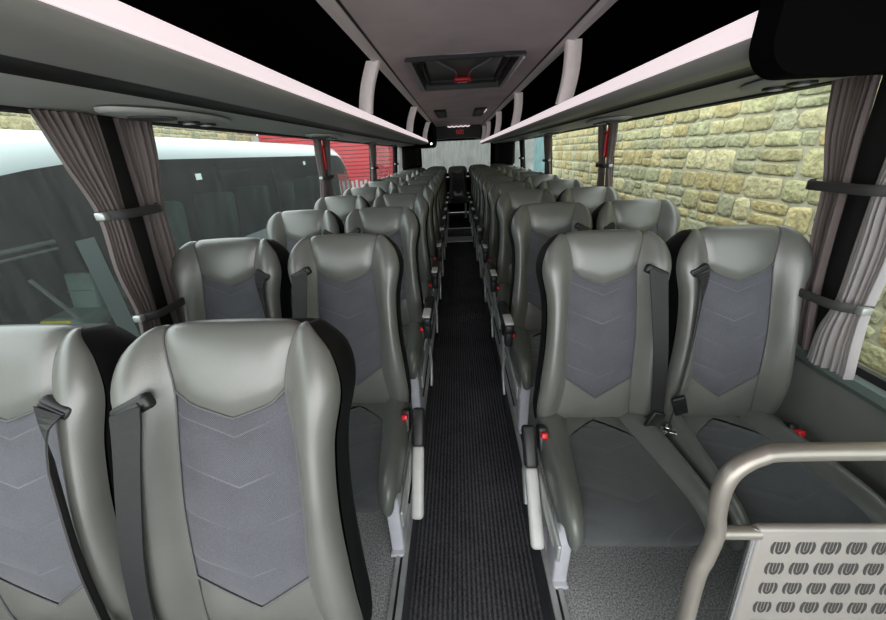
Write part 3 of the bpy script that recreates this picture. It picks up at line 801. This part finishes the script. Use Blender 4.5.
def stone_wall(name, w, hgt, seed, cols):
    rnd = random.Random(seed); mb = MB(); tints = []
    z = 0
    while z < hgt:
        hh = rnd.choice((.10, .13, .15, .17, .20, .23)); x = rnd.uniform(-.3, 0)
        while x < w:
            ww = rnd.uniform(.14, .46) * (1.1 if hh > .14 else .85)
            c = rnd.choice(cols); k = rnd.uniform(.72, .98); c = tuple(min(1, q*k*h_) for q, h_ in zip(c, (1.04, 1., .88)))
            parts = [(x, z, ww, hh)]
            if hh > .16 and rnd.random() < .3: parts = [(x, z, ww, hh*.5), (x, z+hh*.5, ww, hh*.5)]
            for (a, b_, cw, chh) in parts:
                gp = .006; d = rnd.uniform(.006, .016)
                n = 14; ring_ = []
                ce = (a+cw/2, b_+chh/2)
                for q in range(n):
                    an = 2*PI*(q+.5)/n; ex = 5.
                    cs, sn = math.cos(an), math.sin(an)
                    rx = math.copysign(abs(cs)**(2/ex), cs); rz = math.copysign(abs(sn)**(2/ex), sn)
                    ring_.append((ce[0]+rx*(cw/2-gp)*rnd.uniform(.93, 1.05), ce[1]+rz*(chh/2-gp)*rnd.uniform(.86, 1.04)))
                n0 = len(mb.f)
                r0 = [(p[0], 0, p[1]) for p in ring_]
                r1 = [(p[0]+(ce[0]-p[0])*.03, -d*.7, p[1]+(ce[1]-p[1])*.05) for p in ring_]
                r2 = [(p[0]+(ce[0]-p[0])*.3, -d*rnd.uniform(.85, 1.15), p[1]+(ce[1]-p[1])*.35) for p in ring_]
                r3 = [(ce[0], -d*1.05, ce[1])]*n
                mb.grid([r0, r1, r2, r3], 0, closed_u=True)
                tints += [c]*(len(mb.f)-n0)
            x += ww
        z += hh
    n0 = len(mb.f)
    mb.add([(-.2, .003, -.1), (w+.2, .003, -.1), (w+.2, .003, hgt+.1), (-.2, .003, hgt+.1)], [[0, 1, 2, 3]], 1, False)
    tints.append((.5, .5, .4))
    me = bpy.data.meshes.new(name); me.from_pydata(mb.v, [], mb.f); me.materials.append(M['stone']); me.materials.append(M['mortar'])
    me.polygons.foreach_set('material_index', mb.mi); me.polygons.foreach_set('use_smooth', mb.sm)
    ca = me.color_attributes.new('tint', 'FLOAT_COLOR', 'CORNER')
    for pl, c in zip(me.polygons, tints):
        for li in pl.loop_indices: ca.data[li].color = (*c, 1)
    o = bpy.data.objects.new(name, me); C.objects.link(o); o['kind'] = 'structure'
    return o
SC = [(.52, .50, .31), (.47, .47, .30), (.56, .50, .30), (.43, .45, .31), (.50, .44, .25), (.46, .47, .35), (.60, .57, .38)]
o = stone_wall('wall_stone_right', 12.2, 4.6, 3, SC); o.rotation_euler = (0, 0, PI/2); o.location = (2.75, -.6, -1.35)
# plane faces -x after turning: local -y -> +x ... turned the other way round
o.rotation_euler = (0, 0, -PI/2); o.location = (2.75, 11.4, -1.35)
o2 = stone_wall('wall_stone_left', 16.9, 3.7, 5, [(.36, .36, .26), (.40, .39, .27), (.33, .34, .27), (.42, .39, .26)]); o2.rotation_euler = (0, 0, PI/2); o2.location = (-6.6, -4.5, -1.35)

# teal corrugated hoarding beyond the right stone wall
M['teal'] = flat('teal_sheet', (.15, .26, .26), .5, noise=.2, nscale=3)
mb = MB(); P = []
for r in range(2):
    P.append([(3.6+.04*math.cos(2*PI*k/4), 11.6+k*.05, -1.35+4.2*r) for k in range(130)])
mb.grid(P); tag(mb.build('corrugated_hoarding', M['teal']), 'teal corrugated metal hoarding outside the rear right window', 'hoarding')

# red slatted building, left rear
M['redclad'] = flat('red_cladding', (.46, .04, .05), .55, noise=.12, nscale=2)
M['redgap'] = flat('red_cladding_groove', (.36, .16, .16), .6)
rb = thing('red_building', 'bright red building with horizontal slatted cladding outside the left windows', 'building', (-4.3, 12.7, -1.35))
mb = MB(); mb.box((0, .2, 2.4), (4.4, .3, 4.8)); mb.build('wall', M['redgap'], rb)
mb = MB()
for k in range(40): mb.box((0, .03, .08+k*.118), (4.4, .05, .09), 0)
mb.build('cladding', M['redclad'], rb)
M['fencem'] = flat('fence_paint', (.36, .38, .39), .6, noise=.1)
fe = thing('picket_fence', 'pale grey picket fence standing before the red building', 'fence', (-4.4, 11.6, -1.35))
mb = MB()
for k in range(24): mb.box((k*.14, 0, 1.05), (.07, .025, 2.06+.06*(k % 2)), 0)
mb.build('pickets', M['fencem'], fe)
mb = MB()
for z in (.4, 1.6): mb.box((1.6, .03, z), (3.3, .03, .08), 0)
mb.build('rail', M['fencem'], fe)

# neighbouring white coach
M['coach_white'] = flat('coach_paint', (.215, .262, .262), .35, coat=.3, noise=.04, nscale=2)
M['coach_in'] = flat('coach_interior', (.035, .04, .04), .8)
M['green_seat'] = flat('coach_seat_green', (.10, .17, .15), .7, noise=.1)
M['green_seat_lit'] = flat('coach_seat_green_lit', (.42, .58, .52), .6, noise=.1)  # seat green brightened in its colour to look lit behind tinted glass
M['yellow'] = flat('yellow_grip', (.95, .80, .04), .4, emit=.25)  # yellow strip with a glow put into the material, no lamp
XC = -2.25; cy0, cy1 = .2, 7.9
co = thing('white_coach', 'white coach with dark dusty windows parked alongside the left windows', 'coach', (XC, 0, -1.35))
OZ = 1.35
side_prof = [(0, .35), (0, .72+OZ-.01)]
mb = MB()
mb.sheet([(.02, .35), (.0, 1.0), (0, .70+OZ)], 2.44, cy1); mb.sheet([(.02, .35), (.0, 1.0), (0, .16+OZ)], cy0, 2.44); mb.build('lower_body', M['coach_white'], co)
mb = MB()
rp = [(-.045, 1.455+OZ), (-.055, 1.50+OZ), (-.10, 1.56+OZ), (-.22, 1.615+OZ), (-.5, 1.655+OZ), (-1.2, 1.68+OZ), (-1.9, 1.655+OZ), (-2.3, 1.56+OZ), (-2.4, 1.45+OZ)]
P = []
NY = 40
for i in range(NY+1):
    y = cy0+(cy1-cy0)*i/NY
    e = max(0, (y-(cy1-.7))/.7); e2 = max(0, (2.45-y)/3)
    dz = -.42*e**2.2 - 1.2*e2**2.0
    P.append([(x, y, z+dz*(1 if k > 1 else 1)) for k, (x, z) in enumerate(rp)])
mb.grid(P); mb.build('roof', M['coach_white'], co)
mb = MB(); P = []
for i in range(NY+1):
    y = cy0+(cy1-cy0)*i/NY
    e = max(0, (y-(cy1-.7))/.7); e2 = max(0, (2.45-y)/3); dz = -.42*e**2.2 - 1.2*e2**2.0
    P.append([(0, y, (.70 if y > 2.42 else .16)+OZ), (-.012, y, .95+OZ), (-.045, y, 1.455+OZ+dz)])
mb.grid(P); mb.build('side_window', M['coach_glass'], co)
mb = MB(); mb.box((-1.2, (cy0+cy1)/2, .10+OZ), (2.3, cy1-cy0-.1, .02)); P = []
for i in range(NY+1):
    y = cy0+(cy1-cy0)*i/NY
    e = max(0, (y-(cy1-.7))/.7); e2 = max(0, (2.45-y)/3); dz = -.42*e**2.2 - 1.2*e2**2.0
    P.append([(-2.34, y, .3), (-2.34, y, 1.40+OZ+dz), (-1.9, y, 1.60+OZ+dz), (-1.2, y, 1.63+OZ+dz), (-.5, y, 1.60+OZ+dz), (-.12, y, 1.50+OZ+dz)])
mb.grid(P)
mb.add([(-.02, cy1-.72, .35), (-2.34, cy1-.72, .35), (-2.34, cy1-.72, 1.42+OZ), (-.06, cy1-.72, 1.44+OZ)], [[0, 1, 2, 3]], 0, False)
mb.build('interior_lining', M['coach_in'], co)
mb = MB()
for y, w in ((4.6, .05), (6.5, .05)): mb.box((-.035, y, 1.07+OZ), (.02, w, .74), 0, Matrix.Rotation(-.06, 3, 'Y'))
mb.build('window_pillar', M['rubber'], co)
M['coach_rail'] = flat('coach_inner_rail', (.45, .48, .47), .4)
mb = MB(); mb.tube([(-.35, -1.5, 1.01+OZ), (-.35, 2.15, 1.0+OZ)], .014, 0, 8); mb.tube([(-.35, -1.5, .96+OZ), (-.35, 2.15, .955+OZ)], .009, 0, 8)
mb.tube([(-.25, 1.85, .84+OZ), (-.22, 1.97, .54+OZ)], .012, 0, 8)
mb.build('inner_rail', M['coach_rail'], co)
mb = MB(); mb.tube(curve_pts([(.10, 2.53, 1.12+OZ), (.12, 2.57, 1.28+OZ), (.12, 2.60, 1.40+OZ), (.08, 2.52, 1.47+OZ), (-.03, 2.43, 1.53+OZ)], 20), .009, 0, 6)
mb.build('mirror_arm', M['chrome'], co)['label'] = 'thin bent metal rod outside the coach'
mb = MB(); mb.add([(.010, 1.97, .2+OZ), (.010, 2.09, .2+OZ), (-.008, 2.09, 1.03+OZ), (-.008, 1.97, 1.03+OZ)], [[0, 1, 2, 3]], 0, False); mb.build('pale_door_frame', flat('coach_door', (.09, .115, .11), .5), co)
M['teal_sticker'] = flat('coach_teal_panel', (.32, .62, .58), .4)
mb = MB(); mb.box((.012, 2.27, .74+OZ), (.01, .20, .36), 0, None, .004); sk = mb.build('teal_panel', M['teal_sticker'], co)
mb = MB(); mb.disc((.018, 2.25, .76+OZ), .028, (1, 0, 0), 0, .004, 14); mb.build('round_lamp', flat('dull_red_lens', (.35, .08, .08), .4), sk)
M['sticker'] = flat('window_sticker', (.6, .75, .72), .5)
mb = MB()
mb.box((-.028, 3.22, 1.31+OZ), (.006, .07, .05)); mb.box((-.028, 5.6, 1.36+OZ), (.006, .07, .05)); mb.build('window_sticker', M['sticker'], co)
# seats inside the neighbouring coach
def coach_seat(y, x, label, yellow):
    t = thing('neighbour_seat', label, 'seat', (x, y, .065 if yellow else .46), 'seats inside the neighbouring coach')
    if yellow:
        mb = MB(); mb.box((0, .02, .32), (.27, .10, .34), 0, Matrix.Rotation(-.15, 3, 'X'), .03, 3); mb.box((0, -.035, .33), (.25, .012, .012), 0, None, .004); mb.build('backrest', M['green_seat_lit'], t)
        mb = MB(); mb.box((0, -.12, .10), (.38, .40, .15), 0, None, .05, 3); mb.build('cushion', M['green_seat_lit'], t)
        mb = MB(); mb.box((-.02, -.315, .152), (.27, .02, .026), 0, None, .006); mb.build('grip', M['yellow'], t)['label'] = 'yellow strip'
        return t
    mb = MB(); mb.box((0, 0, .34), (.42, .11, .66), 0, Matrix.Rotation(-.15, 3, 'X'), .04, 3); mb.build('backrest', M['green_seat'], t)
    mb = MB(); mb.box((0, -.27, .03), (.43, .46, .13), 0, None, .04, 3); mb.build('cushion', M['green_seat'], t)
    return t
cs = coach_seat(2.95, -3.5, 'grey green seat with yellow strip inside the neighbouring coach', True)
on3 = ['second', 'third', 'fourth', 'fifth', 'sixth', 'seventh', 'eighth']
gp = None
for k in range(6):
    L = f'dim seat behind the dark glass of the neighbouring coach, {on3[k]} from the yellow strip seat' if k else 'dim seat inside the neighbouring coach just behind the yellow strip seat'
    if gp is None: gp = coach_seat(3.1, XC-.42, L, False)
    else: dup(gp, (XC-.42, 3.1+.78*k, .46), L, 'seats inside the neighbouring coach')

# something for the rear window to show
M['rear_wall'] = flat('rear_yard_wall', (.22, .23, .215), .9, noise=.25, nscale=2)
mb = MB(); mb.box((0, 19., .6), (24, .3, 4.0)); struct(mb.build('wall_yard_rear', M['rear_wall']))

# ------------------------------------------------------------------ light
w = bpy.data.worlds.new('World'); sc.world = w; w.use_nodes = True
n = w.node_tree.nodes; l = w.node_tree.links
bg = n['Background']
tc = n.new('ShaderNodeTexCoord'); sp = n.new('ShaderNodeSeparateXYZ'); l.new(tc.outputs['Generated'], sp.inputs[0])
cr = n.new('ShaderNodeValToRGB'); l.new(sp.outputs['Z'], cr.inputs[0])
cr.color_ramp.elements[0].position = 0.; cr.color_ramp.elements[0].color = (.85, .93, .95, 1)
cr.color_ramp.elements[1].position = .8; cr.color_ramp.elements[1].color = (.95, .99, 1., 1)
l.new(cr.outputs[0], bg.inputs['Color']); bg.inputs['Strength'].default_value = 3.7
def area(name, loc, rot, sx_, sy_, power, col=(1, 1, 1)):
    d = bpy.data.lights.new(name, 'AREA'); d.shape = 'RECTANGLE'; d.size = sx_; d.size_y = sy_; d.energy = power; d.color = col
    o = bpy.data.objects.new(name, d); C.objects.link(o); o.location = loc; o.rotation_euler = rot; return o
# daylight through the windscreen, behind the camera
area('windscreen_daylight', (-.25, -.95, 1.3), (math.radians(86), 0, 0), 2.0, 1.3, 23, (1, .92, .90))

# ------------------------------------------------------------------ camera
yaw, pitch, roll, f = -.0527, .4173, .0483, 353.5
camd = bpy.data.cameras.new('Camera'); cam = bpy.data.objects.new('Camera', camd); C.objects.link(cam)
camd.sensor_width = 36; camd.lens = 36*f/886; camd.clip_start = .02
cy, sy = math.cos(yaw), math.sin(yaw); Z = Vector((0, 0, 1))
R0 = Vector((cy, -sy, 0)); F0 = Vector((sy, cy, 0))
D = F0*math.cos(pitch)-Z*math.sin(pitch); U0 = F0*math.sin(pitch)+Z*math.cos(pitch)
R_ = R0*math.cos(roll)-U0*math.sin(roll); U_ = R0*math.sin(roll)+U0*math.cos(roll)
m4 = Matrix((R_, U_, -D)).transposed().to_4x4(); m4.translation = Vector((-.0304, 0, 1.404))
cam.matrix_world = m4
sc.camera = cam
sc.view_settings.view_transform = 'Standard'
sc.view_settings.exposure = 0.
sc.cycles.max_bounces = 10; sc.cycles.transparent_max_bounces = 16; sc.cycles.diffuse_bounces = 5
